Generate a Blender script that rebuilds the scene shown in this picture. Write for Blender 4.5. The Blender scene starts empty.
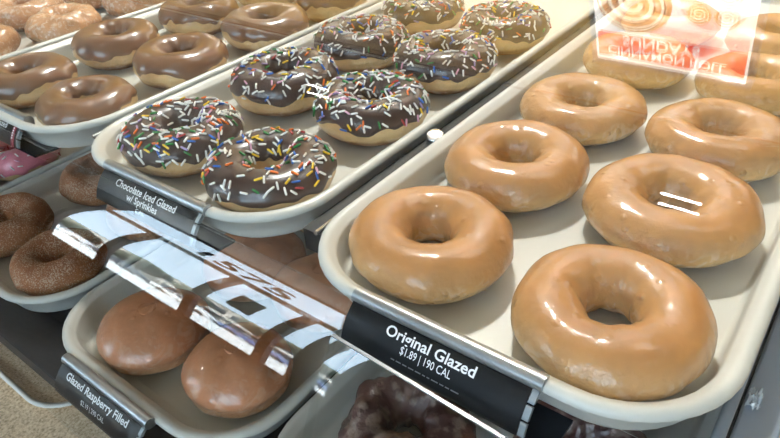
import bpy, math, random
from mathutils import Vector, Matrix, noise
C = bpy.context.scene.collection
PI = math.pi
sc = bpy.context.scene
rnd = random.Random(7)

# ------------------------------------------------------------------ helpers
def lin(c):
    return c / 12.92 if c <= .04045 else ((c + .055) / 1.055) ** 2.4
def rgb(r, g, b):
    return (lin(r / 255), lin(g / 255), lin(b / 255), 1)

def new_mat(name):
    m = bpy.data.materials.new(name); m.use_nodes = True
    nt = m.node_tree
    return m, nt, nt.nodes['Principled BSDF']

def setp(p, **k):
    names = dict(base='Base Color', rough='Roughness', metal='Metallic', coat='Coat Weight', coat_rough='Coat Roughness',
                 spec='Specular IOR Level', sss='Subsurface Weight', emit='Emission Strength', emitc='Emission Color', ior='IOR', trans='Transmission Weight')
    for a, v in k.items():
        p.inputs[names[a]].default_value = v

def plain(name, col, rough=.5, metal=0., coat=0., coat_rough=.05, spec=.5, vary=0., scale=60., bump=0., bump_scale=200.):
    m, nt, p = new_mat(name)
    setp(p, base=col, rough=rough, metal=metal, coat=coat, coat_rough=coat_rough, spec=spec)
    if vary or bump:
        tc = nt.nodes.new('ShaderNodeTexCoord')
    if vary:
        n = nt.nodes.new('ShaderNodeTexNoise'); n.inputs['Scale'].default_value = scale; n.inputs['Detail'].default_value = 5
        r = nt.nodes.new('ShaderNodeValToRGB')
        r.color_ramp.elements[0].position = .3; r.color_ramp.elements[1].position = .72
        r.color_ramp.elements[0].color = tuple(c * (1 - vary) for c in col[:3]) + (1,)
        r.color_ramp.elements[1].color = tuple(min(1, c * (1 + vary * .6)) for c in col[:3]) + (1,)
        nt.links.new(tc.outputs['Object'], n.inputs['Vector']); nt.links.new(n.outputs['Fac'], r.inputs['Fac'])
        nt.links.new(r.outputs['Color'], p.inputs['Base Color'])
    if bump:
        n2 = nt.nodes.new('ShaderNodeTexNoise'); n2.inputs['Scale'].default_value = bump_scale; n2.inputs['Detail'].default_value = 4
        b = nt.nodes.new('ShaderNodeBump'); b.inputs['Strength'].default_value = bump; b.inputs['Distance'].default_value = .002
        nt.links.new(tc.outputs['Object'], n2.inputs['Vector']); nt.links.new(n2.outputs['Fac'], b.inputs['Height'])
        nt.links.new(b.outputs['Normal'], p.inputs['Normal'])
    return m

def emitter(name, col, strength):
    m, nt, p = new_mat(name)
    setp(p, base=(.02, .02, .02, 1), emitc=col, emit=strength, rough=.6)
    return m

def glass_mat(name, f0=.04, tint=(.985, .995, .99, 1), rough=0.0):
    """thin clear sheet: what passes through goes straight, what bounces off follows Schlick's law on both faces"""
    m = bpy.data.materials.new(name); m.use_nodes = True
    nt = m.node_tree; nt.nodes.clear()
    out = nt.nodes.new('ShaderNodeOutputMaterial'); mix = nt.nodes.new('ShaderNodeMixShader')
    tr = nt.nodes.new('ShaderNodeBsdfTransparent'); gl = nt.nodes.new('ShaderNodeBsdfGlossy')
    tr.inputs['Color'].default_value = tint; gl.inputs['Color'].default_value = (1, 1, 1, 1); gl.inputs['Roughness'].default_value = rough
    ge = nt.nodes.new('ShaderNodeNewGeometry'); dot = nt.nodes.new('ShaderNodeVectorMath'); dot.operation = 'DOT_PRODUCT'
    nt.links.new(ge.outputs['Normal'], dot.inputs[0]); nt.links.new(ge.outputs['Incoming'], dot.inputs[1])
    def mth(op, a, b=None):
        n = nt.nodes.new('ShaderNodeMath'); n.operation = op
        for i, v in enumerate((a, b)):
            if v is None: continue
            if isinstance(v, (int, float)): n.inputs[i].default_value = v
            else: nt.links.new(v, n.inputs[i])
        return n.outputs[0]
    c = mth('ABSOLUTE', dot.outputs['Value'])
    f = mth('ADD', mth('MULTIPLY', mth('POWER', mth('SUBTRACT', 1., c), 5.), 1 - f0), f0)
    nt.links.new(f, mix.inputs['Fac']); nt.links.new(tr.outputs[0], mix.inputs[1]); nt.links.new(gl.outputs[0], mix.inputs[2])
    nt.links.new(mix.outputs[0], out.inputs['Surface'])
    return m

class MB:
    """collects shapes into one mesh"""
    def __init__(s): s.v = []; s.f = []; s.sm = []
    def add(s, V, F, smooth=False):
        o = len(s.v); s.v += [tuple(x) for x in V]; s.f += [tuple(i + o for i in f) for f in F]; s.sm += [smooth] * len(F)
    def box(s, x0, x1, y0, y1, z0, z1):
        V = [(x, y, z) for z in (z0, z1) for x, y in ((x0, y0), (x1, y0), (x1, y1), (x0, y1))]
        s.add(V, [(0, 3, 2, 1), (4, 5, 6, 7), (0, 1, 5, 4), (1, 2, 6, 5), (2, 3, 7, 6), (3, 0, 4, 7)])
    def bbox(s, x0, x1, y0, y1, z0, z1, b):
        """box with bevelled long edges"""
        xs = ((x0, y0 + b), (x0 + b, y0), (x1 - b, y0), (x1, y0 + b), (x1, y1 - b), (x1 - b, y1), (x0 + b, y1), (x0, y1 - b))
        s.loft([[(x, y, z) for x, y in [(max(x0 + i, min(x1 - i, x)), max(y0 + i, min(y1 - i, y))) for x, y in xs]] for z, i in ((z0, b), (z0 + b, 0), (z1 - b, 0), (z1, b))], True, True, False)
    def loft(s, rings, closed=True, caps=True, smooth=True):
        n = len(rings[0]); V = [p for r in rings for p in r]; F = []
        for k in range(len(rings) - 1):
            for i in range(n if closed else n - 1):
                j = (i + 1) % n
                F.append((k * n + i, k * n + j, (k + 1) * n + j, (k + 1) * n + i))
        s.add(V, F, smooth)
        if caps:
            s.add(rings[0], [tuple(range(n))[::-1]], False); s.add(rings[-1], [tuple(range(n))], False)
    def cyl(s, a, b, r, n=12, r2=None):
        a = Vector(a); b = Vector(b); d = (b - a).normalized(); q = d.to_track_quat('Z', 'Y')
        r2 = r if r2 is None else r2
        s.loft([[p + q @ Vector((rr * math.cos(2 * PI * i / n), rr * math.sin(2 * PI * i / n), 0)) for i in range(n)] for p, rr in ((a, r), (b, r2))])
    def sweep(s, prof, x0, x1, smooth=True):
        """closed (y,z) outline swept along X"""
        s.loft([[(x, y, z) for y, z in prof] for x in (x0, x1)], True, True, smooth)
    def build(s, name, mat, parent=None, merge=False):
        me = bpy.data.meshes.new(name); me.from_pydata(s.v, [], s.f)
        me.polygons.foreach_set('use_smooth', s.sm)
        me.materials.append(mat); me.update()
        import bmesh
        bm = bmesh.new(); bm.from_mesh(me)
        if merge: bmesh.ops.remove_doubles(bm, verts=bm.verts, dist=1e-6)
        bmesh.ops.recalc_face_normals(bm, faces=bm.faces); bm.to_mesh(me); bm.free()
        o = bpy.data.objects.new(name, me); C.objects.link(o)
        if parent: o.parent = parent
        return o

def tag(o, label, cat, group=None, kind=None):
    if label: o['label'] = label
    if cat: o['category'] = cat
    if group: o['group'] = group
    if kind: o['kind'] = kind
    return o
def empty(name, loc, label, cat, group=None, rz=0):
    o = bpy.data.objects.new(name, None); C.objects.link(o); o.location = loc; o.rotation_euler = (0, 0, rz); o.empty_display_size = .02
    return tag(o, label, cat, group)
def struct(o):
    o['kind'] = 'structure'; return o

# ------------------------------------------------------------------ materials
M = {}
M['tray'] = plain('tray_cream', rgb(212, 211, 204), .38, coat=.25, coat_rough=.2, vary=.05, scale=25, bump=.05, bump_scale=500)
M['glass'] = glass_mat('clear_glass', .06)
M['glass_top'] = glass_mat('sloping_top_glass', .07)
M['glass_front'] = glass_mat('clear_front_glass', .022)
M['window_glass'] = glass_mat('shop_window_glass', .04)
M['edge'] = plain('polished_glass_edge', rgb(88, 100, 108), .25, coat=.3)
M['alu'] = plain('brushed_aluminium', rgb(176, 180, 184), .32, metal=.85, vary=.12, scale=90)
M['chrome'] = plain('chrome', rgb(215, 217, 220), .08, metal=1)
M['black_card'] = plain('black_card', rgb(11, 13, 16), .4, coat=.18, coat_rough=.12, spec=.3)
M['end_glint'] = plain('plastic_end_glint', rgb(150, 160, 166), .12, coat=.8)
M['navy'] = plain('dark_navy_laminate', rgb(16, 22, 30), .5, spec=.2, vary=.3, scale=160)
M['rail_dark'] = plain('black_rail', rgb(9, 10, 12), .5, metal=0)
M['gray'] = plain('grey_laminate', rgb(132, 144, 160), .5, vary=.04, scale=300)
M['white_ink'] = plain('white_print', rgb(236, 238, 240), .5)
M['grey_ink'] = plain('grey_print', rgb(120, 124, 128), .5)
M['red_ink'] = plain('red_print', rgb(150, 40, 62), .45)

def floor_reflection_mat():
    m, nt, p = new_mat('tan_floor_reflection')  # tan speckle puts the sunlit floor's reflection into the colour
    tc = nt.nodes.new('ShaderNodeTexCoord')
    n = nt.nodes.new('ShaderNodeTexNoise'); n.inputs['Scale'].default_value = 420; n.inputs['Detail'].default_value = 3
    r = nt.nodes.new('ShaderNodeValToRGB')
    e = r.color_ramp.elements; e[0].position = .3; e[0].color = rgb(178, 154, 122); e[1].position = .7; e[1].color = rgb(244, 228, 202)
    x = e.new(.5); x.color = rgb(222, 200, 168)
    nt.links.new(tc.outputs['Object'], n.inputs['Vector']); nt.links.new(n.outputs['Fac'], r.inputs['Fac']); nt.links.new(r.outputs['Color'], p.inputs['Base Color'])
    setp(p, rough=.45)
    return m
M['floor_reflection'] = floor_reflection_mat()

def dough_mat(name, bottom, ring, top, lo=.34, hi=.5, glaze=.9, flake=.35, sugar=0., coat_rough=.12, bump=.12, rough=.45, bump_scale=140, sugar_scale=900, sss=.03, flake_hi=.62):
    """fried dough: brown underside, pale ring, coloured top; thin glaze with whitish flakes; or a coat of sugar"""
    m, nt, p = new_mat(name)
    L = nt.links.new
    tc = nt.nodes.new('ShaderNodeTexCoord'); sep = nt.nodes.new('ShaderNodeSeparateXYZ'); L(tc.outputs['Object'], sep.inputs[0])
    n1 = nt.nodes.new('ShaderNodeTexNoise'); n1.inputs['Scale'].default_value = 45; n1.inputs['Detail'].default_value = 6; L(tc.outputs['Object'], n1.inputs['Vector'])
    def mth(op, a, b, clamp=False):
        n = nt.nodes.new('ShaderNodeMath'); n.operation = op; n.use_clamp = clamp
        for i, v in enumerate((a, b)):
            if isinstance(v, (int, float)): n.inputs[i].default_value = v
            else: L(v, n.inputs[i])
        return n.outputs[0]
    h = mth('ADD', mth('DIVIDE', sep.outputs['Z'], .036), mth('MULTIPLY', mth('SUBTRACT', n1.outputs['Fac'], .5), .22))
    r = nt.nodes.new('ShaderNodeValToRGB'); e = r.color_ramp.elements
    e[0].position = max(0, lo - .14); e[0].color = bottom; e[1].position = min(1, hi + .42); e[1].color = top
    a = e.new(lo - .03); a.color = ring; b = e.new((lo + hi) / 2 + .02); b.color = ring
    side = tuple(ring[i] * .38 + top[i] * .62 for i in range(3)) + (1,); a = e.new(hi + .1); a.color = side
    L(h, r.inputs['Fac'])
    col = r.outputs['Color']
    # mottling
    n2 = nt.nodes.new('ShaderNodeTexNoise'); n2.inputs['Scale'].default_value = 48; n2.inputs['Detail'].default_value = 7; n2.inputs['Roughness'].default_value = .65
    L(tc.outputs['Object'], n2.inputs['Vector'])
    mr = nt.nodes.new('ShaderNodeMapRange'); mr.inputs['From Min'].default_value = .3; mr.inputs['From Max'].default_value = .7
    mr.inputs['To Min'].default_value = .80; mr.inputs['To Max'].default_value = 1.12; L(n2.outputs['Fac'], mr.inputs['Value'])
    mul = nt.nodes.new('ShaderNodeMix'); mul.data_type = 'RGBA'; mul.blend_type = 'MULTIPLY'; mul.inputs['Factor'].default_value = 1
    L(col, mul.inputs['A']); L(mr.outputs['Result'], mul.inputs['B']); col = mul.outputs['Result']
    if flake:
        n3 = nt.nodes.new('ShaderNodeTexNoise'); n3.inputs['Scale'].default_value = 95; n3.inputs['Detail'].default_value = 8; n3.inputs['Distortion'].default_value = 1.4
        L(tc.outputs['Object'], n3.inputs['Vector'])
        low = nt.nodes.new('ShaderNodeMapRange'); low.inputs['From Min'].default_value = .12; low.inputs['From Max'].default_value = flake_hi
        low.inputs['To Min'].default_value = 1.; low.inputs['To Max'].default_value = .0; L(h, low.inputs['Value'])
        fk = mth('MULTIPLY', mth('MULTIPLY', mth('SUBTRACT', n3.outputs['Fac'], .51, ), 9., True), low.outputs['Result'], True)
        fk = mth('MULTIPLY', fk, flake)
        mx = nt.nodes.new('ShaderNodeMix'); mx.data_type = 'RGBA'; L(fk, mx.inputs['Factor']); L(col, mx.inputs['A']); mx.inputs['B'].default_value = rgb(236, 224, 206)
        col = mx.outputs['Result']
    if sugar:
        n4 = nt.nodes.new('ShaderNodeTexNoise'); n4.inputs['Scale'].default_value = sugar_scale; n4.inputs['Detail'].default_value = 2
        L(tc.outputs['Object'], n4.inputs['Vector'])
        big = nt.nodes.new('ShaderNodeTexNoise'); big.inputs['Scale'].default_value = 60; L(tc.outputs['Object'], big.inputs['Vector'])
        fk = mth('MULTIPLY', mth('MULTIPLY', mth('SUBTRACT', mth('ADD', n4.outputs['Fac'], mth('MULTIPLY', big.outputs['Fac'], .45)), .74), 8., True), sugar)
        mx = nt.nodes.new('ShaderNodeMix'); mx.data_type = 'RGBA'; L(fk, mx.inputs['Factor']); L(col, mx.inputs['A']); mx.inputs['B'].default_value = rgb(228, 208, 186)
        col = mx.outputs['Result']
    L(col, p.inputs['Base Color'])
    setp(p, rough=rough, coat=glaze, coat_rough=coat_rough, sss=sss)
    p.inputs['Subsurface Radius'].default_value = (.006, .003, .0015); p.inputs['Subsurface Scale'].default_value = 1.
    n5 = nt.nodes.new('ShaderNodeTexNoise'); n5.inputs['Scale'].default_value = bump_scale; n5.inputs['Detail'].default_value = 5; L(tc.outputs['Object'], n5.inputs['Vector'])
    bp = nt.nodes.new('ShaderNodeBump'); bp.inputs['Strength'].default_value = bump; bp.inputs['Distance'].default_value = .003
    if flake and not sugar:
        sm = nt.nodes.new('ShaderNodeMapRange'); sm.inputs['From Min'].default_value = .15; sm.inputs['From Max'].default_value = .75
        sm.inputs['To Min'].default_value = bump * 3.2; sm.inputs['To Max'].default_value = bump * .5; L(h, sm.inputs['Value']); L(sm.outputs['Result'], bp.inputs['Strength'])
    vo = nt.nodes.new('ShaderNodeTexVoronoi'); vo.inputs['Scale'].default_value = 170; L(tc.outputs['Object'], vo.inputs['Vector'])
    sc_ = nt.nodes.new('ShaderNodeSeparateColor'); L(vo.outputs['Color'], sc_.inputs['Color'])
    pit = mth('MULTIPLY', mth('GREATER_THAN', sc_.outputs['Red'], .88), mth('SUBTRACT', 1., mth('MULTIPLY', vo.outputs['Distance'], 2.4), True))
    L(mth('ADD', n5.outputs['Fac'], mth('MULTIPLY', pit, .8)), bp.inputs['Height']); L(bp.outputs['Normal'], p.inputs['Normal']); L(bp.outputs['Normal'], p.inputs['Coat Normal'])
    return m

M['glazed'] = dough_mat('glazed_dough', rgb(146, 94, 46), rgb(228, 190, 130), rgb(184, 127, 70), lo=.22, hi=.42, flake=.9, bump=.5, bump_scale=110, coat_rough=.08)
M['plain_dough'] = dough_mat('iced_donut_dough', rgb(160, 106, 52), rgb(226, 194, 142), rgb(206, 158, 96), lo=.34, hi=.52, glaze=.6, flake=.4, coat_rough=.2, bump=.2)
M['cinnamon'] = dough_mat('cinnamon_sugar_dough', rgb(136, 82, 44), rgb(172, 116, 70), rgb(152, 94, 56), glaze=0., flake=0, sugar=.55, bump=.35, rough=.75, bump_scale=300)
M['raspberry'] = dough_mat('glazed_filled_dough', rgb(156, 96, 50), rgb(232, 206, 164), rgb(196, 130, 90), lo=.16, hi=.26, glaze=1., flake=.38, bump=.45, bump_scale=80, coat_rough=.1, flake_hi=1.25)
M['cruller'] = dough_mat('crackled_glazed_cake', rgb(150, 92, 54), rgb(196, 144, 98), rgb(206, 152, 106), glaze=1., flake=.4, sugar=.65, sugar_scale=260, bump=.6, bump_scale=120, coat_rough=.18)
M['dark_cake'] = dough_mat('dark_chocolate_cake', rgb(54, 32, 32), rgb(92, 58, 48), rgb(82, 50, 48), glaze=1., flake=.0, sugar=.16, sugar_scale=110, bump=.7, bump_scale=110, coat_rough=.15)
M['choc'] = plain('chocolate_icing_milk', rgb(122, 83, 54), .32, coat=.8, coat_rough=.12, vary=.07, scale=50, bump=.04, bump_scale=80)
M['choc_dark'] = plain('chocolate_icing_dark', rgb(62, 40, 33), .35, coat=.55, coat_rough=.16, vary=.1, scale=50, bump=.05, bump_scale=90)
M['pink'] = plain('pink_icing', rgb(222, 132, 150), .35, coat=.6, coat_rough=.15, vary=.06)
SPR = {k: plain('sprinkle_' + k, rgb(*v), .35, coat=.4) for k, v in dict(white=(244, 242, 238), orange=(238, 118, 34), yellow=(246, 206, 40), green=(40, 132, 62),
       blue=(38, 100, 190), red=(170, 44, 48), pink=(222, 170, 196), lavender=(170, 150, 200)).items()}

# ------------------------------------------------------------------ trays
def rrect(x0, x1, y0, y1, r, n=10):
    P = []
    for cx, cy, a0 in ((x1 - r, y1 - r, 0), (x0 + r, y1 - r, PI / 2), (x0 + r, y0 + r, PI), (x1 - r, y0 + r, 1.5 * PI)):
        for i in range(n + 1):
            a = a0 + PI / 2 * i / n
            P.append((cx + r * math.cos(a), cy + r * math.sin(a)))
    return P
def tray(x0, x1, y0, y1, zf, label, group):
    prof = [(.014, -.0028), (.0112, -.0015), (.0095, .002), (.004, .0155), (.0012, .0165), (0, .0185), (.0006, .0208), (.003, .0222), (.0062, .0218), (.0078, .0200), (.0092, .0192),
            (.0100, .0186), (.0108, .0170), (.0124, .0042), (.0134, .0012), (.0160, 0)]
    mb = MB()
    rings = []
    for d, z in prof:
        rings.append([(x, y, z) for x, y in rrect(x0 + d, x1 - d, y0 + d, y1 - d, max(.012, .058 - d))])
    mb.loft(rings, True, True, True)
    o = mb.build('donut_tray', M['tray'], merge=True); o.location = (0, 0, zf)
    return tag(o, label, 'tray', group)
YB = .60
GU = 'cream trays on the upper shelf'; GL = 'cream trays on the lower shelf'
tray(-.061, .169, -.0595, YB, 0, 'cream tray holding the plain glazed ring donuts at right', GU)
tray(-.302, -.0768, -.051, YB, 0, 'cream tray under the chocolate donuts with rainbow sprinkles', GU)
tray(-.533, -.308, -.051, YB, 0, 'cream tray under the smooth milk chocolate iced donuts', GU)
tray(-.765, -.541, -.043, YB, 0, 'cream tray under the crackled golden donuts at top left', GU)
ZL = -.1255
tray(-.0625, .165, -.126, .50, ZL, 'lower cream tray under the dark lumpy cake donuts', GL)
tray(-.296, -.067, -.126, .50, ZL, 'lower cream tray holding the glazed filled donuts without holes', GL)
tray(-.527, -.301, -.123, .50, ZL, 'lower cream tray holding the cinnamon sugar donuts', GL)
tray(-.760, -.533, -.119, .50, ZL, 'lower cream tray under the pink iced donuts at far left', GL)

# ------------------------------------------------------------------ donuts
class Ring:
    """the surface of one ring donut; s(u, v): v=0 outer equator, pi/2 top, pi hole side"""
    def __init__(s, R, h, seed, lump=0., tube=.365, wob=1.):
        s.R, s.h, s.seed, s.lump, s.wob = R, h, seed * 7.31, lump, wob
        s.rt = R * tube; s.rc = R - s.rt
        g = random.Random(seed); s.ex = 1 + g.uniform(-.025, .025); s.ph = g.uniform(0, 6.28)
    def p(s, u, v, off=0.):
        cv, sv = math.cos(v), math.sin(v)
        a = math.copysign(abs(cv) ** .92, cv)
        b = sv if sv > -.7 else -.7 + (sv + .7) * .55
        bb = (b + .865) / 1.865
        q = Vector((math.cos(u) * 1.2, math.sin(u) * 1.2, s.seed))
        n1 = noise.noise(q); n2 = noise.noise(q * 2.3 + Vector((3, 1, v * .9)))
        rad = s.rc + n2 * .0016 * s.wob + (s.rt + off + n1 * .0012 * s.wob) * a
        if cv > 0: rad -= .0011 * math.exp(-((sv + .22) / .13) ** 2)
        z = bb * (s.h * (1 + .05 * n1 * s.wob) + off * .9)
        if cv > 0 and bb < .45: rad -= .0085 * (1 - bb / .45) ** 1.6
        if off: z = bb * s.h * (1 + .05 * n1 * s.wob) + off * sv
        P = Vector((rad * math.cos(u) * s.ex, rad * math.sin(u) / s.ex, z))
        if s.lump:
            w = min(1, bb * 3)
            d = noise.fractal(P * 55 + Vector((0, 0, s.seed)), 1., 2., 3) * s.lump + noise.noise(P * 28 + Vector((s.seed, 0, 0))) * s.lump * 1.2
            P += Vector((cv * math.cos(u), cv * math.sin(u), sv * w)) * d
            P.z = max(P.z, 0)
        return P
    def body(s, name, mat, parent=None, nu=80, nv=36):
        mb = MB()
        mb.v = [tuple(s.p(2 * PI * i / nu, 2 * PI * j / nv)) for j in range(nv) for i in range(nu)]
        for j in range(nv):
            for i in range(nu):
                a, b, c, d = j * nu + i, j * nu + (i + 1) % nu, ((j + 1) % nv) * nu + (i + 1) % nu, ((j + 1) % nv) * nu + i
                mb.f.append((a, b, c, d)); mb.sm.append(True)
        return mb.build(name, mat, parent)
    def v_edge(s, u, lo=.06, amp=.3):
        q = Vector((math.cos(u) * 2.2, math.sin(u) * 2.2, s.seed + 40))
        return lo + amp * noise.noise(q) + .5 * amp * noise.noise(q * 2.4)
    def icing(s, mat, parent, lo=.02, amp=.35, thick=.0016, nu=96, nv=26, name='icing'):
        rings = []
        for j in range(nv + 1):
            t = j / nv; row = []
            for i in range(nu):
                u = 2 * PI * i / nu
                v0 = s.v_edge(u, lo, amp); v1 = PI - .30 + .3 * noise.noise(Vector((math.cos(u) * 2, math.sin(u) * 2, s.seed + 9)))
                v = v0 + (v1 - v0) * t
                e = min(t / .10, (1 - t) / .10, 1.); off = thick * math.sqrt(max(0, 1 - (1 - e) ** 2)) - .0003 * (1 - e)
                row.append(s.p(u, v, off))
            rings.append(row)
        mb = MB(); mb.loft(rings, True, False, True)
        return mb.build(name, mat, parent)

def sprinkle_mesh(col):
    mb = MB(); L = .0059; r = .00080; n = 7
    rings = []
    for x, q in ((-L / 2, .35), (-L / 2 + .0004, .85), (-L / 2 + .0009, 1), (L / 2 - .0009, 1), (L / 2 - .0004, .85), (L / 2, .35)):
        rings.append([(x, r * q * math.cos(2 * PI * i / n), r * q * math.sin(2 * PI * i / n)) for i in range(n)])
    mb.loft(rings, True, True, True)
    o = mb.build('sprinkle', SPR[col]); me = o.data; bpy.data.objects.remove(o); return me
SPM = {k: sprinkle_mesh(k) for k in SPR}
RAIN = ['white'] * 62 + ['orange'] * 11 + ['yellow'] * 8 + ['green'] * 9 + ['blue'] * 9 + ['red'] * 5 + ['pink'] * 5 + ['lavender'] * 4
def sprinkle_on(root, ring, n, pal, seed, bias_u=None, conc=0., thick=.0016, parts=100, vlo=.25):
    g = random.Random(seed); mats = []
    tries = 0
    while len(mats) < n and tries < 9000:
        tries += 1
        u = g.uniform(0, 2 * PI); v = g.uniform(vlo, PI - .45)
        if g.random() > (ring.rc + ring.rt * math.cos(v)) / ring.R: continue
        dens = .35 + .65 * max(0, math.sin(v)) ** .7
        if bias_u is not None: dens *= 1 - conc * (.5 - .5 * math.cos(u - bias_u))
        dens *= .55 + .9 * max(0, .5 + noise.noise(Vector((math.cos(u) * 2, math.sin(u) * 2, v + seed))))
        if g.random() > dens: continue
        P = ring.p(u, v, thick); du = ring.p(u + .01, v, thick) - P; dv = ring.p(u, v + .01, thick) - P
        N = du.cross(dv).normalized()
        if N.z < 0 and v < PI / 2 + .6 and v > PI / 2 - .6: N = -N
        T1 = du.normalized(); T2 = N.cross(T1); a = g.uniform(0, 2 * PI)
        X = (T1 * math.cos(a) + T2 * math.sin(a) + N * g.uniform(-.12, .25)).normalized(); Z = (N - X * N.dot(X)).normalized(); Y = Z.cross(X)
        pos = P + N * .0007
        if any((pos - q[0]).length < .0022 for q in mats): continue
        mt = Matrix(((X.x, Y.x, Z.x, pos.x), (X.y, Y.y, Z.y, pos.y), (X.z, Y.z, Z.z, pos.z), (0, 0, 0, 1)))
        mats.append((pos, mt, g.choice(pal)))
    for pos, mt, col in mats[:parts]:
        o = bpy.data.objects.new('sprinkle', SPM[col]); C.objects.link(o); o.parent = root; o.matrix_local = mt
    rest = mats[parts:]
    if rest:
        mb = MB(); me = bpy.data.meshes.new('sprinkles'); V = []; F = []; mi = []; cols = list(SPR)
        for pos, mt, col in rest:
            b = len(V); src = SPM[col]
            V += [tuple(mt @ v.co) for v in src.vertices]
            for pl in src.polygons: F.append(tuple(b + i for i in pl.vertices)); mi.append(cols.index(col))
        me.from_pydata(V, [], F)
        for c in cols: me.materials.append(SPR[c])
        me.polygons.foreach_set('material_index', mi); me.polygons.foreach_set('use_smooth', [True] * len(F)); me.update()
        o = bpy.data.objects.new('sprinkles', me); C.objects.link(o); o.parent = root; o['kind'] = 'stuff'

Z0 = .0004
def glazed(x, y, s, seed, label, h=.0365):
    r = Ring(.046 * s, h, seed, tube=.372)
    o = r.body('glazed_donut', M['glazed']); o.location = (x, y, Z0); o.rotation_euler.z = seed
    return tag(o, label, 'donut', 'plain glazed ring donuts')
def iced(x, y, s, seed, label, name='chocolate_iced_donut', group='smooth chocolate iced donuts', ice='choc', z=Z0, h=.0365, lo=.2, amp=.5):
    root = empty(name, (x, y, z), label, 'donut', group, seed * 1.7)
    r = Ring(.046 * s, h, seed)
    r.body('dough', M['plain_dough'], root); r.icing(M[ice], root, lo, amp)
    return root, r

glazed(.0003, .0048, 1.03, 1, 'glazed ring donut in the front left corner of its tray, above the black price card', h=0.033)
glazed(.1064, .0025, 1.045, 2, 'largest, nearest glazed ring donut, front right corner of its tray', h=0.0305)
glazed(-.0002, .1068, 1.05, 3, 'second glazed donut in the left row, just behind the front left one', h=0.0315)
glazed(.1008, .1093, 1.10, 4, 'wide glazed donut in the right row, just behind the nearest one', h=0.0305)
glazed(.0018, .2106, 1.04, 5, 'third glazed donut in the left row of the tray', h=0.029)
glazed(.1010, .2092, 1.02, 6, 'third glazed donut in the right row, cut by the photo edge', h=0.0305)
glazed(.0040, .322, 1.0, 8, 'glazed donut under the left end of the mirrored red sign', h=0.03)
glazed(.1000, .318, .97, 9, 'glazed donut under the right end of the mirrored red sign', h=0.03)
glazed(-.002, .432, 1., 10, 'rearmost glazed donut in the left row, behind the sign reflection', h=0.03)
glazed(.098, .425, 1., 11, 'rearmost glazed donut in the right row, behind the sign reflection', h=0.03)

GS = 'chocolate donuts with rainbow sprinkles'
for (x, y, s, seed, n, bu, cc, lab) in [
    (-.2337, .0108, 1.007, 21, 260, 0.3, .55, 'sprinkled chocolate donut at the front left of its tray, thickly covered with sprinkles'),
    (-.1380, .0105, .975, 22, 190, 1.5, .35, 'sprinkled chocolate donut nearest the tray corner, with a bare dark front'),
    (-.2368, .1244, 1.007, 23, 190, 1.6, .5, 'second sprinkled chocolate donut in the left row, sparse sprinkles at its front'),
    (-.1368, .1225, .985, 24, 270, 2.6, .5, 'second sprinkled chocolate donut in the right row, beside the bright glint'),
    (-.2363, .2320, .99, 25, 230, 1.5, .5, 'third sprinkled chocolate donut in the left row'),
    (-.1380, .2311, .98, 26, 240, 1.8, .4, 'third sprinkled chocolate donut in the right row'),
    (-.2420, .3450, .98, 27, 230, 1.5, .2, 'fourth sprinkled chocolate donut in the left row, at the photo top'),
    (-.1370, .3385, .965, 28, 240, 4.6, .2, 'fourth sprinkled chocolate donut in the right row, under a yellowish reflection')]:
    root, r = iced(x, y, s, seed, lab, 'sprinkled_chocolate_donut', GS, 'choc_dark', h={21: .033, 22: .031, 23: .036, 24: .034, 25: .036, 26: .036, 27: .034, 28: .034}[seed], lo=.12, amp=.35)
    rz = root.rotation_euler.z
    sprinkle_on(root, r, n, RAIN, seed, bu - rz, cc)

for (x, y, s, seed, lab) in [
    (-.4660, .0080, .94, 31, 'smooth chocolate iced donut cut by the left photo edge'),
    (-.3640, .0085, .93, 32, 'smooth chocolate iced donut at the front of its tray with a bare golden side'),
    (-.4738, .1109, .964, 33, 'second smooth chocolate iced donut in the left row'),
    (-.3671, .1127, .972, 34, 'second smooth chocolate iced donut in the right row, next to the tray edge'),
    (-.4740, .2222, .98, 35, 'third smooth chocolate iced donut in the left row, at the photo top'),
    (-.3659, .2253, 1.02, 36, 'third smooth chocolate iced donut in the right row'),
    (-.4740, .3330, .95, 37, 'fourth smooth chocolate iced donut in the left row, barely in the photo'),
    (-.3640, .3300, .94, 38, 'fourth smooth chocolate iced donut in the right row, at the photo top')]:
    iced(x, y, s, seed, lab, h={32: .029, 31: .032}.get(seed, .034))

# crackled golden donuts, top left
for (x, y, s, seed, lab) in [
    (-.6200, .0320, .90, 41, 'crackled golden donut cut by the left photo edge, front of its tray'),
    (-.5985, .1220, .90, 42, 'crackled golden donut lying nearest the smooth chocolate tray'),
    (-.7000, .1250, .97, 43, 'crackled golden donut in the far top left corner with a bright glint'),
    (-.6960, .2250, .95, 44, 'crackled golden donut third in the left row, at the photo top'),
    (-.6080, .2280, .90, 45, 'crackled golden donut third in the right row, at the photo top'),
    (-.6050, .3330, .92, 46, 'crackled golden donut fourth in the right row, barely in the photo'),
    (-.7030, .0300, .92, 47, 'crackled golden donut front left of its tray, mostly out of frame')]:
    r = Ring(.046 * s, .033, seed, lump=.0028, tube=.42)
    o = r.body('crackled_donut', M['cruller'], nu=110, nv=44); o.location = (x, y, Z0)
    tag(o, lab, 'donut', 'crackled golden donuts')

# lower shelf
zl = ZL + Z0
for (x, y, s, seed, lab) in [
    (-.3600, -.0680, .88, 51, 'cinnamon sugar donut nearest the front corner of its lower tray'),
    (-.4640, -.0660, .97, 52, 'cinnamon sugar donut at the left photo edge with its hole showing'),
    (-.4620, .0420, 1.0, 53, 'cinnamon sugar donut behind the left one, in the shade'),
    (-.3600, .0330, 1.0, 54, 'cinnamon sugar donut behind the front one, under the reflected windows')]:
    r = Ring(.046 * s, .035, seed)
    o = r.body('cinnamon_sugar_donut', M['cinnamon']); o.location = (x, y, zl)
    tag(o, lab, 'donut', 'cinnamon sugar donuts')

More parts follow.
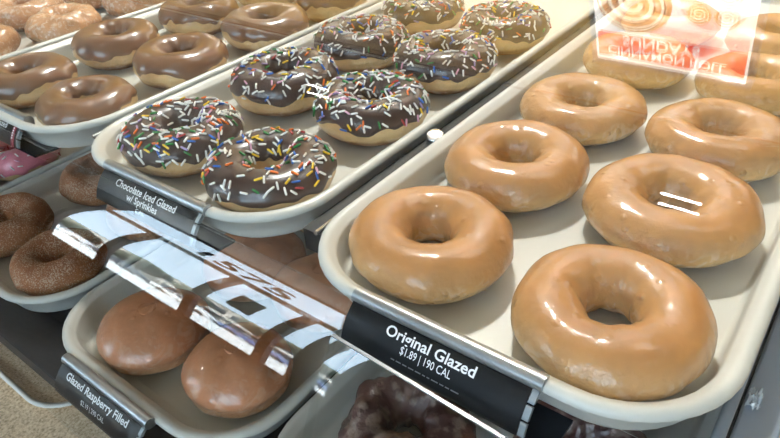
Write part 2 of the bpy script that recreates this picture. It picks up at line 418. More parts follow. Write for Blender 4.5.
def filled(x, y, s, seed, lab):
    mb = MB(); nu, nv = 72, 30; R = .046 * s; h = .042; rings = []
    for j in range(1, nv):
        v = -PI / 2 + PI * j / nv; row = []
        for i in range(nu):
            u = 2 * PI * i / nu; q = Vector((math.cos(u) * 1.2, math.sin(u) * 1.2, seed * 3.7))
            n1 = noise.noise(q); cv, sv = math.cos(v), math.sin(v)
            b = sv if sv > -.65 else -.65 + (sv + .65) * .5; z = (b + .825) / 1.825 * h
            n3 = noise.noise(Vector((math.cos(u) * 2.6, math.sin(u) * 2.6, v * 1.3 + seed)))
            rad = R * cv ** .80 * (1 + .04 * n1 + .02 * n3) - .0020 * math.exp(-((sv + .1) / .14) ** 2)
            if z < .014: rad -= .009 * (1 - z / .014) ** 1.6 * cv
            row.append((rad * math.cos(u), rad * math.sin(u), z * (1 + .04 * n1)))
        rings.append(row)
    mb.loft(rings, True, True, True)
    o = mb.build('raspberry_filled_donut', M['raspberry'], merge=True); o.location = (x, y, zl)
    return tag(o, lab, 'donut', 'glazed filled donuts')
filled(-.2103, -.0720, .93, 1, 'round filled donut nearest the tray corner, by the lower price card')
filled(-.1240, -.0620, .87, 2, 'round filled donut with pale rim, right of the corner one')
filled(-.2060, .0300, 1.0, 3, 'round filled donut under the sprinkle tray, seen below the 1575 digits')
filled(-.1290, .0350, .93, 4, 'round filled donut just left of the black price card with white title')
filled(-.2100, .1350, 1.0, 5, 'round filled donut in the third row left, in the shade')
filled(-.1290, .1350, .93, 6, 'round filled donut in the third row right, in the shade')

for (x, y, s, seed, lab) in [
    (.0050, -.0340, .93, 61, 'dark lumpy cake donut below the black price card'),
    (.1030, .0080, .93, 62, 'dark lumpy cake donut under the front right tray corner'),
    (.0010, .0850, 1.0, 63, 'dark lumpy cake donut behind, left row, in the shade'),
    (.1040, .0950, 1.0, 64, 'dark lumpy cake donut behind, right row, in the shade')]:
    r = Ring(.045 * s, .034, seed, lump=.0044, tube=.40)
    o = r.body('dark_cake_donut', M['dark_cake'], nu=120, nv=48); o.location = (x, y, zl)
    tag(o, lab, 'donut', 'dark lumpy cake donuts')

PINKS = ['white'] * 8 + ['red'] * 5 + ['pink'] * 2
for (x, y, s, seed, lab) in [
    (-.5950, .0160, .96, 71, 'pink iced donut with red and white sprinkles below the left price card'),
    (-.6900, .0050, 1.0, 72, 'pink iced donut at the far left edge of the lower shelf'),
    (-.5960, -.0600, .86, 73, 'pink iced donut at the front of its lower tray, left photo edge')]:
    root, r = iced(x, y, s, seed, lab, 'pink_iced_donut', 'pink iced donuts', 'pink', z=zl, lo=-.1)
    sprinkle_on(root, r, 75, PINKS, seed, vlo=.0)

# ------------------------------------------------------------------ price labels
def text_mesh(txt, width=None, cap=.005, bold=.012, sx=None, max_w=None):
    cu = bpy.data.curves.new('t', 'FONT'); cu.body = txt; cu.size = 1; cu.align_x = 'CENTER'; cu.offset = bold; cu.resolution_u = 3
    o = bpy.data.objects.new('t', cu); C.objects.link(o)
    dg = bpy.context.evaluated_depsgraph_get(); dg.update()
    me = bpy.data.meshes.new_from_object(o.evaluated_get(dg))
    bpy.data.objects.remove(o); bpy.data.curves.remove(cu)
    xs = [v.co.x for v in me.vertices]; w = max(xs) - min(xs); k = cap / .70
    kx = width / w if width else k * (sx or 1)
    V = [(v.co.x * kx, v.co.y * k) for v in me.vertices]; F = [tuple(p.vertices) for p in me.polygons]
    bpy.data.meshes.remove(me)
    return V, F
A0 = (-.0030, -.0005); B0 = (-.0170, -.0190); BUL = .0022
def card_pt(s, off=0.):
    """s 0..1 down the card -> (y, z) in the label's frame"""
    dx, dz = B0[0] - A0[0], B0[1] - A0[1]; L = math.hypot(dx, dz)
    nx, nz = dz / L, -dx / L      # towards -y, +z
    b = BUL * 4 * s * (1 - s) + off
    return A0[0] + dx * s + nx * b, A0[1] + dz * s + nz * b
CL = math.hypot(B0[0] - A0[0], B0[1] - A0[1])
def price_label(xc, y, z, w, lines, label, ribbon=False, fine=True, plate=.012):
    root = empty('price_label', (xc, y, z), label, 'price label', 'black price cards on the tray fronts')
    h = w / 2
    mb = MB(); n = 14
    mb.loft([[(x, .0042 * math.cos(2 * PI * i / n), .0042 * math.sin(2 * PI * i / n)) for i in range(n)] for x in (-h, h)])
    mb.box(-h, h, .0005, .0035, -.0042, -.0020)
    mb.build('top_channel', M['alu'], root)
    mb = MB(); S = [i / 12 for i in range(13)]
    out = [card_pt(s) for s in S] + [card_pt(s, -.0006) for s in reversed(S)]
    mb.sweep(out, -h + .001, h - .004); card = mb.build('card', M['black_card'], root)
    mb = MB()
    for k in range(3):
        S2 = [k / 3 + .02 + (1 / 3 - .05) * i / 4 for i in range(5)]
        mb.sweep([card_pt(s, .0005) for s in S2] + [card_pt(s, -.002) for s in reversed(S2)], h - .0036, h - .0006)
    mb.build('end_glints', M['end_glint'], root)  # pale blocks imitate reflections in the clear card end
    if plate:
        mb = MB(); mb.sweep([(.006, -.0215), (B0[0] + .0025, B0[1] - .001), (B0[0] + .0025, B0[1] - .003), (.006, -.0235)], -h + .002, h + plate, False)
        mb.build('back_plate', M['navy'], root)
    for (t, wd, cap, s, bold, mat) in lines:
        V, F = text_mesh(t, wd, cap, bold)
        P = []
        for x, yy in V:
            a, b = card_pt(s - yy / CL, .0003); P.append((x - .002, a, b))
        m2 = MB(); m2.add(P, F); m2.build('lettering', M[mat], card)
    if fine:
        m2 = MB(); g = random.Random(3); x = -.020
        while x < .018:
            l = g.uniform(.0015, .0042)
            for s0, s1 in ((.77, .795),):
                q = [card_pt(s0, .0003), card_pt(s1, .0003)]
                m2.add([(x, *q[0]), (x + l, *q[0]), (x + l, *q[1]), (x, *q[1])], [(0, 1, 2, 3)])
            x += l + .0009
        m2.build('fine_print', M['grey_ink'], card)
    if ribbon:
        m2 = MB(); S3 = [i / 10 for i in range(11)]
        m2.sweep([card_pt(s, .0003) for s in S3] + [card_pt(s, -.0002) for s in reversed(S3)], h - .0125, h - .0075)
        m2.build('ribbon', M['red_ink'], card)
        m3 = MB()
        for k in range(5):
            q = [card_pt(.3 + k * .09, .0006), card_pt(.3 + k * .09 + .06, .0006)]
            m3.add([(h - .0112, *q[0]), (h - .0092, *q[0]), (h - .0095, *q[1]), (h - .0115, *q[1])], [(0, 1, 2, 3)])
        m3.build('ribbon_marks', M['white_ink'], card)
    return root
price_label(.0487, -.0568, .0205, .105, [('Original Glazed', .050, .0052, .36, .018, 'white_ink'), ('$1.89 | 190 CAL', .0285, .0040, .60, .004, 'white_ink')],
            'black price card showing $1.89 and 190 CAL on the front of the right tray')
price_label(-.187, -.0480, .0205, .110, [('Chocolate Iced Glazed', .066, .0050, .34, .018, 'white_ink'), ('w/ Sprinkles', .034, .0048, .60, .018, 'white_ink'), ('CAL', .010, .003, .82, .004, 'white_ink')],
            'black price card for the sprinkled donuts, overlaid by window reflections', fine=False)
price_label(-.4215, -.0412, .0205, .108, [('Chocolate Iced Glazed', .066, .0050, .45, .010, 'white_ink')], 'black price card with a red end ribbon at the left photo edge', ribbon=True, fine=False, plate=.02)
price_label(-.1885, -.1290, -.1050, .104, [('Glazed Raspberry Filled', .076, .0054, .36, .02, 'white_ink'), ('$2.19 | 290 CAL', .029, .0038, .74, .004, 'white_ink')],
            'black price card on the lower tray of round filled donuts, bottom left', fine=False, plate=0)

# ------------------------------------------------------------------ the display case
tagc = lambda o, l, c, g=None: tag(o, l, c, g)
def board(name, mat, x0, x1, y0, y1, z0, z1, label, cat, b=.0008, group=None):
    mb = MB(); mb.bbox(x0, x1, y0, y1, z0, z1, b); return tag(mb.build(name, M[mat]), label, cat, group)
for xa, w, lab in ((-.0693, .0140, 'dark rail with bright edge between the sprinkle tray and the glazed tray'), (-.305, .0045, 'thin dark rail between the smooth chocolate tray and the sprinkle tray'),
                   (-.537, .0060, 'thin dark rail between the crackled donuts and the smooth chocolate tray')):
    mb = MB(); mb.box(xa - w / 2, xa + w / 2, -.022, YB, -.0028, .0130)
    r_ = tag(mb.build('tray_rail', M['rail_dark']), lab, 'rail', 'rails between the trays')
    mb = MB(); mb.cyl((xa + w / 2 - .0014, -.024, .0150), (xa + w / 2 - .0014, YB, .0150), .0016, 10); mb.build('bright_edge', M['chrome'], r_)
mb = MB(); hv = (Vector((-.93, 1.39, 2.73)).normalized() + Vector((.24, -.345, .222)).normalized()).normalized(); qv = hv.to_track_quat('Z', 'Y'); pc = Vector((-.0690, .1120, .0180))  # steel cap added and aimed between lamp and camera to make the glint
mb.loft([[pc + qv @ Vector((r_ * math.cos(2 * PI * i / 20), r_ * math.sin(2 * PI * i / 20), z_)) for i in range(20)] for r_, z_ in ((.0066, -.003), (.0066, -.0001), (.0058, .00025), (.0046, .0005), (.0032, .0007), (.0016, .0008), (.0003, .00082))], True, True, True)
tag(mb.build('glint_cap', plain('satin_steel', rgb(235, 236, 238), .24, metal=1)), 'small steel cap added on the dark rail to give a bright glint', 'glint_piece')
mb = MB(); g = random.Random(5); n_ = 9
mb.add([(.1716 + .0060 * i / n_ + g.uniform(-.0003, .0003), .016 + .012 * j / n_ + g.uniform(-.0005, .0005) + .001 * math.sin(i), -.0195 + .006 * abs(noise.noise(Vector((i * .9, j * .9, 2)))) + .0004) for j in range(n_ + 1) for i in range(n_ + 1)],
       [(j * (n_ + 1) + i, j * (n_ + 1) + i + 1, (j + 1) * (n_ + 1) + i + 1, (j + 1) * (n_ + 1) + i) for j in range(n_) for i in range(n_)])
tag(mb.build('plastic_scrap', plain('crumpled_clear_plastic', rgb(190, 198, 206), .1, coat=1.)), 'crumpled scrap of clear plastic on the grey panel by the tray corner', 'scrap')
for y in (.09, .42):
    board('shelf_crossbar', 'rail_dark', -.95, .171, y, y + .03, -.014, -.0030, 'dark bar crossing under the %s of the upper trays' % ('front rows' if y < .2 else 'rear rows'), 'bar')
board('lower_shelf', 'navy', -.95, .171, -.140, .62, -.146, -.1285, 'dark navy shelf board under the lower trays', 'shelf')
board('end_panel', 'gray', .1712, .1885, -.06, .80, -.2295, -.02, 'narrow grey end panel right of the glazed donut tray', 'panel')
mb = MB(); mb.cyl((.1665, -.03, -.0080), (.1665, .55, -.0080), .0028, 12); tag(mb.build('side_rail', M['gray']), 'grey rod running under the right edge of the glazed tray', 'rail')
# lower glass: rolled at the top, straight below, hanging in front of the lower trays
b0 = math.radians(39.5); rr = .155; CEN = (-.0774 + rr * math.cos(b0), .010 - rr * math.sin(b0)); bE = math.radians(28)
def lower_profile(btop, zend, t=.0012):
    btop = math.radians(btop); P = []; n = 24
    for i in range(n + 1):
        b = btop + (bE - btop) * i / n
        P.append((CEN[0] - rr * math.cos(b), CEN[1] + rr * math.sin(b), b))
    y, z, b = P[-1]; L = (z - zend) / math.cos(bE)
    for k in range(1, 9): P.append((y - L * k / 8 * math.sin(bE), z + (zend - z) * k / 8, b))
    o = [(y, z) for y, z, b in P]
    i_ = [(y + t * math.cos(b), z - t * math.sin(b)) for y, z, b in P]
    return o, i_, P
for x0, x1, bt, lab in ((-.95, -.0005, 47, 'left curved glass front pane carrying the reflected shop windows'), (.0015, .30, 39.8, 'right curved glass front pane under the black price card')):
    fo, fi, P = lower_profile(bt, -.1335)
    mb = MB()
    for q in (fo, fi): mb.loft([[(x, y, z) for y, z in q] for x in (x0, x1)], False, False, True)
    for x in (x0, x1): mb.loft([[(x, y, z) for y, z in q] for q in (fo, fi)], False, False, False)
    for e in (0, -1): mb.loft([[(x, *q[e]) for x in (x0, x1)] for q in (fo, fi)], False, False, False)
    g_ = tag(mb.build('curved_glass_front', M['glass']), lab, 'glass pane', 'curved glass panes in front of the lower shelf')
    if x0 > -.5:
        g_.rotation_euler.z = -.05; g_.location.y = -.003
        y, z, b = P[0]; mb = MB(); mb.box(x0, x1, y - .0002, y + .0016, z + .0001, z + .0008); mb.build('polished_edge', M['edge'], g_)
# sloping top glass in two panes meeting above the front rows
J = (.030, .110); F0 = (-.0650, .0295)
a1 = math.atan2(J[1] - .014, J[0] + .0774)
def slab(name, p, q, t, x0, x1, mat, lab, edge=False):
    d = Vector((q[0] - p[0], q[1] - p[1])).normalized(); n = Vector((-d.y, d.x)) * t
    mb = MB(); mb.sweep([p, q, (q[0] + n.x, q[1] + n.y), (p[0] + n.x, p[1] + n.y)], x0, x1, False)
    o = tag(mb.build(name, M[mat]), lab, 'glass pane', 'sloping glass panes over the upper trays')
    return o
slab('top_glass', (J[0] - .127 * math.cos(a1), J[1] - .127 * math.sin(a1)), (J[0] - .001, J[1] - .0012), .003, -.95, .30, 'glass_front', 'steeper front glass pane over the nearest donuts')
a2 = math.radians(12)
g2 = slab('top_glass', (J[0] + .0006, J[1]), (J[0] + .60 * math.cos(a2), J[1] + .60 * math.sin(a2)), .003, -.95, .30, 'glass_top', 'flatter rear glass pane that mirrors the red and white sign')
# third level: tan ledge imitating the sunlit floor's reflection, with one more tray edge
mb = MB(); mb.bbox(-1.3, .9, -.235, .85, -.262, -.2300, .003); tag(mb.build('reflection_ledge', M['floor_reflection']), 'added tan ledge imitating floor reflected in the glass, bottom left', 'ledge')
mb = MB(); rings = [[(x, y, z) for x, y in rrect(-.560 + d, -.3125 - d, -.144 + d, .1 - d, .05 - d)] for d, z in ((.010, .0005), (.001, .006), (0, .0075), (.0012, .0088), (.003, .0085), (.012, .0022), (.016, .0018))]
mb.loft(rings, True, True, True); o = mb.build('flat_tray', M['floor_reflection'], merge=True); o.location = (0, 0, -.2300)
tag(o, 'flat tray with a pale rim, coloured like the reflected floor, bottom left', 'tray')
mb = MB(); mb.loft([[(x, y, z) for x, y in rrect(-.560 + d, -.3125 - d, -.144 + d, .1 - d, .05 - d)] for d, z in ((-.0003, .0070), (-.0003, .0092), (.0042, .0094), (.0042, .0084))], True, False, True)
mb.build('rim', M['tray'], o)
# posts that carry case: two uprights at the back
for x, l in ((-.94, 'left'), (.2, 'right')):
    board('case_upright', 'gray', x, x + .02, .59, .615, -.2298, .2285, 'grey upright post at the back %s of the case' % l, 'post')
# LED strip inside the case, under the rear of the top glass
root = empty('led_strip', (-.35, .60, .2210), 'slim white light strip under the rear edge of the top glass', 'lamp')
mb = MB(); mb.box(-.58, .60, -.008, .012, -.004, .004); mb.build('channel', M['alu'], root)
mb = MB(); mb.box(-.57, .59, -.007, .006, -.0070, -.0042); mb.build('diffuser', emitter('led_glow', (1, .97, .94, 1), 17), root)

# ------------------------------------------------------------------ the shop around it
X0, X1, Y0, Y1, ZF, ZC = -9., 3.6, -4., 2.4, -1.05, 2.75
M['floor'] = plain('floor_tile_tan', rgb(84, 72, 60), .9, spec=.08, vary=.2, scale=9)
M['ceil'] = plain('ceiling_white', rgb(225, 222, 214), .8, vary=.03, scale=3)
M['wall_tan'] = plain('wall_tan_paint', rgb(206, 168, 92), .7, vary=.06, scale=2)
M['wall_cream'] = plain('wall_cream_paint', rgb(222, 212, 190), .75, vary=.04, scale=2)
M['wall_grey'] = plain('wall_grey_paint', rgb(84, 80, 78), .75, vary=.05, scale=2)
M['bronze'] = plain('bronze_frame', rgb(58, 42, 36), .45, metal=.2)
M['wood'] = plain('wood_tan', rgb(176, 134, 78), .5, vary=.2, scale=12)
def sbox(name, mat, *b):
    mb = MB(); mb.box(*b); return struct(mb.build(name, M[mat]))
sbox('floor', 'floor', X0, X1, Y0, Y1, ZF - .1, ZF)
sbox('ceiling', 'ceil', X0, X1, Y0, Y1, ZC, ZC + .1)
sbox('wall_back', 'wall_tan', X0, X1, Y1, Y1 + .1, ZF, ZC)
sbox('wall_left', 'wall_cream', X0 - .1, X0, Y0, Y1, ZF, ZC)
sbox('wall_right', 'wall_cream', X1, X1 + .1, Y0, Y1, ZF, ZC)
WIN = [(-6.25, -2.58), (-.70, 2.6)]; ZS, ZT = -.43, 2.72
mb = MB()
xs = [X0, WIN[0][0], WIN[0][1], WIN[1][0], WIN[1][1], X1]
for i in (0, 2, 4): mb.box(xs[i], xs[i + 1], Y0 - .15, Y0, ZF, ZC)
for a, b in WIN: mb.box(a, b, Y0 - .15, Y0, ZF, ZS); mb.box(a, b, Y0 - .15, Y0, ZT, ZC)
struct(mb.build('wall_front', M['wall_grey']))
for k, ((a, b), ms) in enumerate(zip(WIN, ((-5.22, -3.92, -2.98), (.4, 1.5)))):
    fr = MB()
    for x in (a + .03,) + ms + (b - .03,): fr.box(x - .055, x + .055, Y0 - .10, Y0 - .02, ZS, 1.85 if x in ms else ZT)
    fr.box(a, b, Y0 - .0999, Y0 - .0199, 1.80, 1.95); fr.box(a, b, Y0 - .0999, Y0 - .0199, ZS, ZS + .04); fr.box(a, b, Y0 - .0999, Y0 - .0199, ZT - .03, ZT)
    f_ = struct(fr.build('window_%d' % (k + 1), M['bronze']))
    pn = MB(); pn.box(a + .02, b - .02, Y0 - .063, Y0 - .057, ZS + .02, ZT - .02); pn.build('pane', M['window_glass'], f_)
# street number on the transom, reading correctly from outside
V, F = text_mesh('1575', 1.30, .34, .03); mb = MB(); mb.add([(x - 4.10, Y0 - .066, y + 2.06) for x, y in V], F)
tag(mb.build('street_number', M['bronze']), 'dark digits 1575 on the window above the door bar, seen mirrored in glass', 'sign')
mb = MB(); mb.bbox(-3.62, -3.32, Y0 - .055, Y0 - .04, .72, 1.36, .004); tag(mb.build('window_notice', M['bronze']), 'dark notice board fixed inside the shop window', 'notice')
# ceiling lamps
gl = emitter('panel_glow', (1, .96, .9, 1), 5.); gt = emitter('tube_glow', (1, .97, .93, 1), 120.)
def panel(x, y, lab):
    t = empty('ceiling_light', (x, y, ZC), lab, 'lamp', 'ceiling light panels')
    mb = MB(); mb.box(-.64, .64, -.34, .34, -.02, -.0005); mb.build('frame', M['ceil'], t)
    mb = MB(); mb.box(-.60, .60, -.30, .30, -.024, -.0202); mb.build('diffuser', gl, t)
for i, (x, y) in enumerate(((.6, 1.4), (-1.8, 1.5), (-4.4, 1.4), (-6.9, 1.4))):
    panel(x, y, 'square ceiling light panel behind the case, number %s along the shop' % ('one', 'two', 'three', 'four')[i])
for x, y, lab in ((-.333, -1.262, 'small twin tube lamp on the ceiling nearest the right window'), (-2.58, -1.20, 'small twin tube lamp on the ceiling nearest the left window')):
    t = empty('twin_tube_lamp', (x, y, ZC), lab, 'lamp', 'twin tube lamps')
    mb = MB(); mb.box(-.13, .13, -.06, .06, -.03, -.0005); mb.build('housing', M['ceil'], t)
    for d in (-.026, .026):
        mb = MB(); mb.cyl((-.09, d, -.045), (.09, d, -.045), .0045, 10); mb.build('tube', gt, t)
gd = emitter('downlight_glow', (1, .97, .92, 1), 950.)
for x, y, lab in ((-1.0, 1.5, 'round bright downlight on the ceiling behind the case'),):
    t = empty('downlight', (x, y, ZC), lab, 'lamp')
    mb = MB(); mb.cyl((0, 0, -.03), (0, 0, -.0005), .15, 32); mb.build('housing', M['ceil'], t)
    mb = MB(); mb.cyl((0, 0, -.034), (0, 0, -.0302), .11, 32); mb.build('lens', gd, t)
# back counter, glowing poster, shelving on the far wall
M['sign_white'] = emitter('sign_white', (1, .97, .93, 1), 3.6)  # poster colours given a glow so their reflection shows in the glass
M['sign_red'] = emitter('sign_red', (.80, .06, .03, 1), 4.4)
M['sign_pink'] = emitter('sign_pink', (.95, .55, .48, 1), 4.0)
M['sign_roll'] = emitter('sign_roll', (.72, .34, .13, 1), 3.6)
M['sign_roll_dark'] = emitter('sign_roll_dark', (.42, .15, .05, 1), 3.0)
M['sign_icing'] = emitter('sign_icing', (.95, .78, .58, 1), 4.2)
mb = MB(); mb.bbox(-1.6, 1.2, .88, 1.45, ZF, -.06, .004); tag(mb.build('back_counter', M['wood']), 'tan wooden counter standing behind the display case', 'counter')
SX0, SX1, SZ0, SZ1, SY = -.385, -.040, .62, 1.085, 1.0
sg = empty('glowing_poster', (0, SY, 0), 'red and white cinnamon roll poster with added glow, seen upside down in the glass', 'sign')
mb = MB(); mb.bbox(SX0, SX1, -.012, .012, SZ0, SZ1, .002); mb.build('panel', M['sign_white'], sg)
mb = MB(); mb.box(SX0 - .012, SX0, -.014, .016, SZ0 - .012, SZ1 + .012); mb.box(SX1, SX1 + .012, -.014, .016, SZ0 - .012, SZ1 + .012); mb.box(SX0, SX1, -.014, .016, SZ1, SZ1 + .012); mb.box(SX0, SX1, -.014, .016, SZ0 - .012, SZ0)
mb.build('frame', M['alu'], sg)
mb = MB(); mb.cyl((-.212, .004, -.06), (-.212, .004, SZ0 - .01), .012, 14); mb.cyl((-.212, .004, -.0595), (-.212, .004, -.045), .09, 28); mb.build('stand', M['alu'], sg)
def flat(name, pts, mat, dy):
    mb = MB(); n = len(pts); mb.add([(x, -.0125 - dy, z) for x, z in pts], [tuple(range(n))]); return mb.build(name, M[mat], sg)
def rect(name, x0, x1, z0, z1, mat, dy=.0005): return flat(name, [(x0, z0), (x1, z0), (x1, z1), (x0, z1)], mat, dy)
W_ = SX1 - SX0
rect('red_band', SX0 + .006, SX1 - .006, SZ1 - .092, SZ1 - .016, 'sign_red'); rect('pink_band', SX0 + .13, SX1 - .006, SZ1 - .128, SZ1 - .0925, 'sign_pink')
def disc(cx, cz, r, n=40, k=1.): return [(cx + r * math.cos(2 * PI * i / n), cz + k * r * math.sin(2 * PI * i / n)) for i in range(n)]
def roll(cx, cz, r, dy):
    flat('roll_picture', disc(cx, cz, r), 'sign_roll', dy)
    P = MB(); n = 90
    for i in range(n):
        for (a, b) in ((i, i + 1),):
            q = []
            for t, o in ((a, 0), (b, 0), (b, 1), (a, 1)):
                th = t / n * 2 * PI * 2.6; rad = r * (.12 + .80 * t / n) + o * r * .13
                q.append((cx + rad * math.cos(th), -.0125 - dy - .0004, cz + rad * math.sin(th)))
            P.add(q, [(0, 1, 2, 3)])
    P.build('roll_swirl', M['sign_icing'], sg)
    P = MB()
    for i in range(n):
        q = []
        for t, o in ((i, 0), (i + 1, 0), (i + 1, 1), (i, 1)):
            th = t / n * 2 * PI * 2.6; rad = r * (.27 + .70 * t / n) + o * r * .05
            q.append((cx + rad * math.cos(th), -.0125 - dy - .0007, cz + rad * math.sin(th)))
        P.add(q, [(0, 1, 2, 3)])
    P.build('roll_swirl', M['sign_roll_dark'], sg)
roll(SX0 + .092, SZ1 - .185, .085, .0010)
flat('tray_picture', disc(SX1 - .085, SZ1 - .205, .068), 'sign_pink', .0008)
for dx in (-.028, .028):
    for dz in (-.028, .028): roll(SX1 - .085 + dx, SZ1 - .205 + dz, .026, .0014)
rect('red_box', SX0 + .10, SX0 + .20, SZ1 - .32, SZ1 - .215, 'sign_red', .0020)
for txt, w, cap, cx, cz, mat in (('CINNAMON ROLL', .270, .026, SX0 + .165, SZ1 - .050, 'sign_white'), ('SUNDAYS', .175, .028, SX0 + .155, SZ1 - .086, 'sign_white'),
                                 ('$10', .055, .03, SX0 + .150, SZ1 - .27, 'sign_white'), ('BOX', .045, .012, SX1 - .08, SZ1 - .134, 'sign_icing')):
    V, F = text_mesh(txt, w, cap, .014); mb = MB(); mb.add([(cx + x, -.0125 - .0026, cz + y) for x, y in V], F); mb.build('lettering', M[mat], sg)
mb = MB()
for z in (.2, .75, 1.3, 1.85): mb.bbox(.25, 2.6, 2.05, 2.39, z, z + .035, .004)
for x in (.25, 1.4, 2.565): mb.bbox(x, x + .035, 2.06, 2.395, ZF, 1.885, .004)
tag(mb.build('wall_shelving', M['wood']), 'tan wooden shelving against the back wall', 'shelf')
# ------------------------------------------------------------------ outside the windows
M['paving'] = plain('pale_concrete', rgb(226, 224, 220), .85, vary=.05, scale=.8)
M['asphalt'] = plain('asphalt', rgb(120, 120, 122), .9, vary=.1, scale=2)
mb = MB(); mb.box(-60, 45, -27, Y0 - .16, ZF - .25, ZF - .08); struct(mb.build('pavement', M['paving']))
mb = MB(); mb.box(-80, 65, -90, -27.001, ZF - .35, ZF - .12); struct(mb.build('road', M['asphalt']))
M['tyre'] = plain('tyre', rgb(22, 22, 23), .7); M['car_glass'] = plain('car_glass', rgb(26, 32, 38), .06, coat=1.)
M['foliage'] = plain('leaf_green', rgb(62, 68, 54), .8, vary=.5, scale=3); M['bark'] = plain('bark', rgb(90, 70, 54), .9)
def facade_mat(col):
    m, nt, p = new_mat('facade'); tc = nt.nodes.new('ShaderNodeTexCoord'); b = nt.nodes.new('ShaderNodeTexBrick')
    mp = nt.nodes.new('ShaderNodeMapping'); mp.inputs['Rotation'].default_value = (PI / 2, 0, 0)
    b.inputs['Scale'].default_value = .55; b.inputs['Mortar Size'].default_value = .06; b.inputs['Color1'].default_value = rgb(*col)
    b.inputs['Color2'].default_value = rgb(*[int(c * .45) for c in col]); b.inputs['Mortar'].default_value = rgb(226, 222, 214)
    nt.links.new(tc.outputs['Object'], mp.inputs['Vector']); nt.links.new(mp.outputs['Vector'], b.inputs['Vector']); nt.links.new(b.outputs['Color'], p.inputs['Base Color']); setp(p, rough=.8)
    return m
def car(x, y, col, lab):
    t = empty('car', (x, y, ZF - .12), lab, 'car', 'cars parked outside the window')
    m = plain('car_paint', rgb(*col), .25, coat=1.)
    side = [(-2.2, .35), (2.2, .35), (2.25, .75), (1.95, .95), (1.0, 1.0), (.35, 1.45), (-1.1, 1.47), (-1.75, 1.02), (-2.2, .95)]
    mb = MB(); mb.loft([[(a, yy, b) for a, b in [(p * (1 - k * .03), q - (.04 * k if q > 1.2 else 0)) for p, q in side]] for yy, k in ((-.88, 1), (-.80, 0), (.80, 0), (.88, 1))], True, True, False); mb.build('body', m, t)
    mb = MB()
    for s in (-1, 1):
        for q in ([(.85, 1.03), (.30, 1.39), (-.30, 1.40), (-.30, 1.03)], [(-.40, 1.03), (-.40, 1.40), (-1.05, 1.40), (-1.55, 1.05)]):
            mb.loft([[(a, s * yy, b) for a, b in q] for yy in (.84, .892)], True, True, False)
    mb.build('side_window', M['car_glass'], t)
    for a in (-1.35, 1.4):
        for s in (-.8, .8):
            mb = MB(); mb.cyl((a, s - .1, .33), (a, s + .1, .33), .33, 24); mb.build('wheel', M['tyre'], t)
for x, y, c_, l_ in ((-31.5, -22.5, (205, 205, 208), 'silver car parked outside, leftmost of the row'), (-26.6, -22.4, (44, 48, 56), 'black car parked outside, second from the left'), (-21.6, -22.6, (226, 226, 224), 'white car parked outside, third from the left'),
                     (-16.6, -22.5, (60, 78, 120), 'blue car parked outside between the white and the red car'), (-11.6, -22.4, (140, 40, 36), 'red car parked outside, fifth from the left'), (-4.6, -22.5, (70, 70, 72), 'charcoal car parked outside the right shop window')):
    car(x, y, c_, l_)
for x, y, w, h, col, lab in ((-62, -48, 22, 7.6, (150, 144, 138), 'cream low building across the road, left'), (-37, -49, 22, 7.5, (112, 98, 92), 'brick low building across the road, middle'), (-11, -48, 20, 7., (156, 198, 200), 'grey low building across the road, right')):
    t = empty('building', (x, y, ZF - .12), lab, 'building')
    mb = MB(); mb.box(-w / 2, w / 2, -4, 4, 0, h); mb.box(-w / 2 - .2, w / 2 + .2, -4.2, 4.2, h, h + .35); mb.build('walls', facade_mat(col), t)
    for k in range(14):
        mb = MB(); xx = -w / 2 + (k % 7 + .5) * w / 7; zz = .7 if k < 7 else 4.2; mb.box(xx - w * .05, xx + w * .05, 3.95, 4.06, zz, zz + 2.1); mb.build('window', M['car_glass'], t)
    mb = MB(); mb.box(-w / 2 + .5, w / 2 - .5, 3.9, 5.2, 3.2, 3.7); mb.build('awning', M['paving'], t)
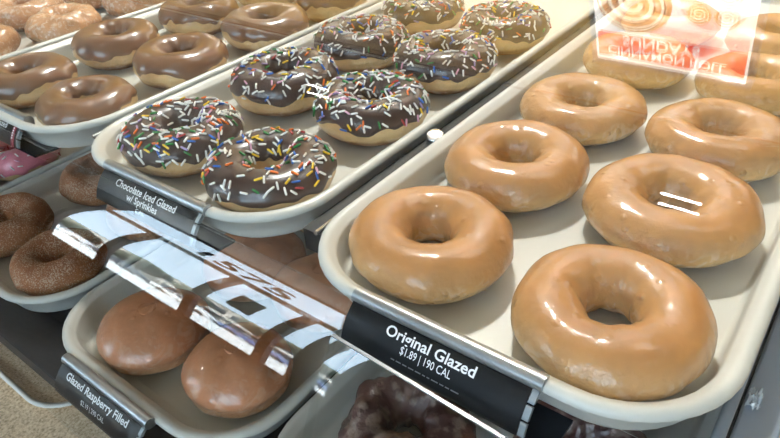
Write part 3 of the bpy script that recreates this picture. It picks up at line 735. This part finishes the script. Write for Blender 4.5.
for x, y, s in ((-49, -35, 1.2), (-41.5, -36, 1.4), (-34, -35, 1.1), (-27, -37, 1.4), (-21, -35, 1.2), (-9, -36, 1.3)):
    t = empty('tree', (x, y, ZF - .12), 'leafy street tree across the road, %s' % {-49: 'first from the left', -41.5: 'second from the left', -34: 'third from the left', -27: 'fourth from the left', -21: 'fifth from the left', -9: 'rightmost'}[x], 'tree')
    mb = MB(); mb.cyl((0, 0, 0), (0, 0, 2.6 * s), .16, 10, .09); mb.build('trunk', M['bark'], t)
    mb = MB(); g = random.Random(int(x))
    for k in range(7):
        c = Vector((g.uniform(-1, 1), g.uniform(-1, 1), 3.4 + g.uniform(-.7, .9))) * s; R_ = g.uniform(.8, 1.2) * s
        mb.loft([[tuple(c + Vector((math.cos(a) * math.cos(b), math.sin(a) * math.cos(b), math.sin(b))) * R_ * (1 + .25 * noise.noise(Vector((a * 2, b * 3, k))))) for a in [2 * PI * i / 14 for i in range(14)]] for b in [(-.48 + .96 * j / 8) * PI for j in range(9)]], True, True, True)
    mb.build('crown', M['foliage'], t)
sun = bpy.data.lights.new('sun', 'SUN'); sun.energy = 46.; sun.angle = .009; sun.color = (1, .95, .86)
so = bpy.data.objects.new('sun', sun); C.objects.link(so); so.rotation_euler = (math.radians(42), 0, math.radians(-25)); so.rotation_euler = Vector((.35, -.75, -.8)).to_track_quat('-Z', 'Y').to_euler()
w = bpy.data.worlds.new('sky'); sc.world = w; w.use_nodes = True
bg = w.node_tree.nodes['Background']; bg.inputs['Color'].default_value = (.62, .80, 1., 1); bg.inputs['Strength'].default_value = 7.
for a, b in WIN:
    l = bpy.data.lights.new('window_portal', 'AREA'); l.shape = 'RECTANGLE'; l.size = b - a; l.size_y = ZT - ZS; l.cycles.is_portal = True
    o = bpy.data.objects.new('window_portal', l); C.objects.link(o); o.location = ((a + b) / 2, Y0 - .2, (ZS + ZT) / 2); o.rotation_euler = (-PI / 2, 0, 0)

# ------------------------------------------------------------------ camera
cam = bpy.data.cameras.new('camera'); co = bpy.data.objects.new('camera', cam); C.objects.link(co)
R3 = ((0.79548005, 0.60288828, -0.06113279), (0.30699984, -0.48792599, -0.81711647), (-0.52245822, 0.63123209, -0.57322199))
mw = Matrix.Identity(4)
for i in range(3):
    mw[i][0] = R3[0][i]; mw[i][1] = -R3[1][i]; mw[i][2] = -R3[2][i]
mw.translation = Vector((0.16976041, -0.23523301, 0.23931747))
co.matrix_world = mw
cam.sensor_width = 36; cam.lens = 36 * 641.759 / 780; cam.clip_start = .01; cam.clip_end = 300
sc.camera = co
sc.view_settings.view_transform = 'Standard'; sc.view_settings.look = 'None'; sc.view_settings.gamma = 1; sc.view_settings.use_curve_mapping = False
sc.view_settings.exposure = .12
sc.cycles.transparent_max_bounces = 24; sc.cycles.max_bounces = 10; sc.cycles.caustics_reflective = False; sc.cycles.caustics_refractive = False
sc.cycles.sample_clamp_indirect = 6.
